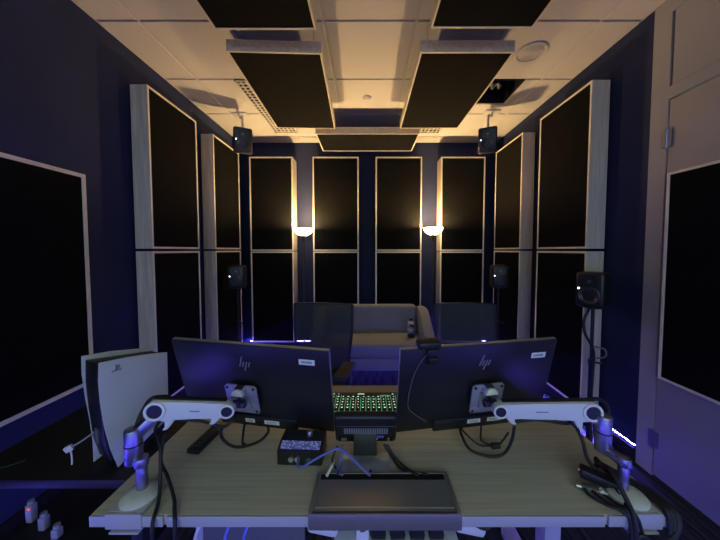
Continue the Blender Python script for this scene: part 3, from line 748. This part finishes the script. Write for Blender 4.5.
# adapters and cables at the right desk corner
pa = thing('power_adapter', 'black adapter brick leaning on cables at the right desk corner', 'adapter', (.652, .752, DZ+.012), (0, math.radians(10), math.radians(-28)))
MB().box((0, 0, .014), (.085, .034, .026), .005).build('brick', 'black', pa)
MB().cyl((-.0425, 0, .014), (-.0475, 0, .014), .0035, n=12).build('socket', 'silver', pa)
pb = thing('cable_connector', 'grey cable connector lying under the black adapter brick', 'connector', (.618, .735, DZ+.001), (0, 0, math.radians(-20)))
MB().box((0, 0, .008), (.04, .018, .014), .004).build('shell', 'carton', pb)
MB().cyl((-.02, 0, .008), (-.032, 0, .008), .006, n=14).build('plug', 'silver', pb)
for i, (dx, lab) in enumerate(((0, 'black cable sweeping from the connector to the right arm base'), (.016, 'black cable next to the adapter running to the right arm base'), (.032, 'black cable from the adapter brick crossing the near desk edge'))):
    cable('desk_cable', [(.603+dx, .735, .741), (.60+dx*1.3, .715, .739), (.62+dx, .685, .74), (.645+dx*.7, .665, .742), (.655+dx*.7, .653, .72), (.65+dx, .648, .66), (.645+dx, .66, .55)], .0038, 'rubber', lab)
cable('desk_cable', [(.672, .78, .77), (.665, .735, .80), (.662, .705, .79), (.664, .675, .76), (.662, .652, .735), (.66, .646, .68), (.66, .655, .55)], .006, 'rubber', 'thick black cable standing up in front of the right arm base')
tw = cable('twist_tie', [(.628, .722, .742), (.636, .716, .748), (.645, .72, .744), (.64, .728, .746), (.63, .716, .746), (.648, .712, .744)], .0022, 'white_plastic', 'pale twist tie among the cables by the right arm base')
for i, lab in enumerate(('outer thick black cable arching round the right arm base', 'inner thick black cable arching round the right arm base', 'lower thick black cable slung from the right desk corner')):
    k = i*.010
    cable('loop_cable', [(.712, .83, .745+.004*i), (.735-k, .79, .744), (.758-k, .745, .744), (.772-k, .70, .745), (.776-k, .666, .742), (.772-k, .652, .715-k), (.745-k, .645, .690-k*1.6), (.70, .642, .684-k*1.5), (.665, .644, .695-k), (.655, .66, .55)], .0062, 'rubber', lab)

# ------------------------------------------------------------------ under the desk: power strip with plugs, bricks and cords
ps = thing('power_strip', 'white power strip slung under the near desk edge', 'power strip', (.08, .73, .576))
MB().box((0, 0, .018), (.34, .05, .030), .004).build('housing', 'white_plastic', ps)
b = MB()
for k in range(6): b.box((-.14+.053*k, -.0005, .0335), (.036, .036, .001))
b.build('outlet', 'arm_white', ps)
MB().box((0, .03, -.004), (.36, .1, .006)).build('tray', 'carton', ps)
for k, lab in enumerate(('black mains plug second from left in the power strip', 'black mains plug in the middle of the power strip', 'black mains plug second from right in the power strip', 'black mains plug at the right end of the power strip')):
    x = -.034+.053*(k+1)+.012
    p = thing('mains_plug', lab, 'plug', (x, .730, .611), group='black mains plugs')
    MB().prism([(-.019, 0), (.019, 0), (.021, .012), (.017, .032), (.008, .04), (-.008, .04), (-.017, .032), (-.021, .012)], -.016, .012, .003).build('grip', 'black', p)
    MB().tube([(0, .0, .038), (0, .01, .052), (.004, .04, .05), (.006, .07, .02)], .004).build('cord', 'rubber', p)
p = thing('charger', 'white charger plugged into the left end of the power strip', 'charger', (-.012, .728, .611))
MB().box((0, 0, .022), (.036, .034, .042), .005).build('body', 'white_plastic', p)
MB().box((0, -.0173, .030), (.014, .001, .005)).build('port', 'carton', p)
for nm, x, lab in (('charger_brick', -.118, 'white charger brick hanging below the desk left of power strip'), ('charger_brick', .285, 'white charger brick hanging below the desk right of power strip')):
    p = thing(nm, lab, 'charger', (x, .725, .62))
    MB().box((0, 0, .03), (.085, .03, .055), .012, seg=3, rot=(0, math.radians(12), 0)).build('body', 'white_plastic', p)
    MB().tube([(-.03, -.018, .06), (0, -.022, .05), (.03, -.02, .035), (.05, -.016, .045), (.06, .0, .06)], .005).build('cord', 'rubber', p)
for i, (x, m, lab) in enumerate(((-.44, 'white_plastic', 'white cord dangling under the desk near the left arm'), (-.36, 'blue_cable', 'blue cord dangling under the desk left of the hatch'), (-.31, 'blue_cable', 'blue cord dangling under the desk beside the white charger brick'))):
    cable('hanging_cord', [(x, .75, .695), (x-.005, .72, .67), (x-.02, .70, .62), (x-.01, .70, .5), (x+.03, .72, .3)], .004, m, lab)

# ------------------------------------------------------------------ side table with the game console
tb_ = thing('side_table', 'dark low table left of the desk under the white console', 'table', (-1.06, 1.12, 0))
MB().box((0, 0, .63), (.62, .50, .03), .003).build('top', 'table', tb_)
MB().box((0, .03, .33), (.58, .44, .02), .003).build('shelf', 'table', tb_)
for sx in (-1, 1):
    for sy in (-1, 1): MB().box((sx*.285, sy*.215, .31), (.04, .04, .62), .003).build('leg', 'table', tb_)
PSX, PSY = -.872, 1.02
PA = math.radians(64)         # side plate towards the camera, narrow front edge to the left
pc = thing('game_console', 'tall white and black game console standing on the dark side table', 'game console', (PSX, PSY, .646), (0, 0, PA))
# local: front edge looks to -Y... here local -X is the narrow front, local -Y the logo plate
po_ = [(-.128, .388), (-.130, .33), (-.126, .25), (-.117, .16), (-.104, .08), (-.086, .004), (-.05, .022), (.0, .05), (.05, .075), (.078, .085), (.078, .352), (.03, .364), (-.05, .380)]
for s, lab in ((-1, 'white curved side plate with a dark logo'), (1, 'white curved side plate')):
    if s > 0: po_ = [(min(x, -.112) if x < -.08 else x, z) for x, z in po_]
    mb = MB(); mb.prism(po_, s*.0535-.003, s*.0535+.003, .0015)
    for v in mb.bm.verts:                                   # plates flare outwards towards the top front
        v.co.y += s*.010*max(0, (v.co.z-.12)/.27)**2*(1 if v.co.x < 0 else .3)
    sp_ = mb.build('side_plate', 'console_white', pc, lab)
    if s < 0:
        lg = MB(); cx, cz, y0, y1 = -.083, .352, -.066, -.061
        def lp(p): lg.prism([(cx+x, cz+z) for x, z in p], y0, y1)
        lp([(-.003, -.009), (.0015, -.0075), (.0015, .013), (-.003, .0145)])
        lp([(.0015, .0095), (.006, .008), (.006, .0115), (.0015, .013)]); lp([(.006, .0015), (.0085, .003), (.0085, .0095), (.006, .0115)]); lp([(.0035, .0), (.006, .0015), (.006, .004), (.0035, .003)])
        lp([(-.004, -.0065), (-.004, -.003), (-.011, -.005), (-.014, -.0075), (-.011, -.0095)]); lp([(.0025, -.0065), (.0025, -.003), (.009, -.0035), (.0145, -.006), (.010, -.009)])
        lg.build('logo', 'ink', sp_, 'dark logo mark')
cb_ = MB(); cb_.prism([(-.125, .378), (-.127, .30), (-.122, .20), (-.114, .10), (-.10, .03), (.07, .03), (.07, .345)], -.047, .047, .006)
cb_.build('core', 'black', pc)
MB().cyl((-.02, 0, 0), (-.02, 0, .03), .05, n=32).build('foot', 'black', pc)
MB().box((-.118, .0, .12), (.006, .02, .05), .001).build('port', 'carton', pc)
up = thing('charging_plug', 'small white plug and cable at the front of the white console', 'plug', (-.985, .885, .735), (0, math.radians(-25), math.radians(20)))
MB().box((0, 0, .008), (.022, .012, .020), .003).build('grip', 'white_plastic', up)
MB().tube([(0, 0, 0), (-.006, 0, -.02), (-.018, 0, -.045)], .0025).build('cord', 'white_plastic', up)
cable('charging_cable', [(-.945, .93, .77), (-.960, .905, .758), (-.982, .888, .745)], .003, 'vent_grey', 'short grey lead plugged into the console front')
cable('table_cable', [(-1.35, .90, .650), (-1.30, .905, .652), (-1.25, .92, .651), (-1.22, .95, .65)], .004, 'rubber', 'black cable lying on the dark side table left of the console')
for x, y, z, hgt, red, lab in ((-1.31, 1.03, .342, .07, True, 'small adapter with a red light on the shelf under side table'), (-1.226, 1.0, .342, .05, False, 'small pale adapter in the middle of the side table shelf'), (-1.143, .97, .342, .035, False, 'small pale adapter nearest the desk on the side table shelf')):
    a = thing('adapter', lab, 'adapter', (x, y, z))
    MB().box((0, 0, hgt/2), (.026, .024, hgt), .005).build('body', 'vent_grey', a)
    MB().cyl((0, 0, hgt), (0, 0, hgt+.014), .010, n=14).build('plug', 'vent_grey', a)
    if red: MB().box((.004, -.0125, hgt-.012), (.010, .002, .006)).build('status_light', 'led_red', a, 'red status light')

# ------------------------------------------------------------------ added cool fill light entering over the cut-down front wall, camera
w = bpy.data.worlds.new('World'); SC.world = w; w.use_nodes = True
bg = w.node_tree.nodes['Background']
bg.inputs[0].default_value = (.50, .68, .69, 1); bg.inputs[1].default_value = 2.5

cam = bpy.data.cameras.new('Camera'); co = bpy.data.objects.new('Camera', cam); COL.objects.link(co); SC.camera = co
cam.sensor_width = 36; cam.lens = 275/720*36; cam.clip_start = .02
cam.shift_x = -7/720; cam.shift_y = -8/720
co.location = (0, 0, 1.40); co.rotation_euler = (PI/2-math.atan(12/275), 0, 0)
vs = SC.view_settings
vs.view_transform = 'Standard'; vs.look = 'None'; vs.gamma = 1; vs.use_curve_mapping = False; vs.exposure = 0
SC.cycles.use_denoising = True
SC.cycles.max_bounces = 8
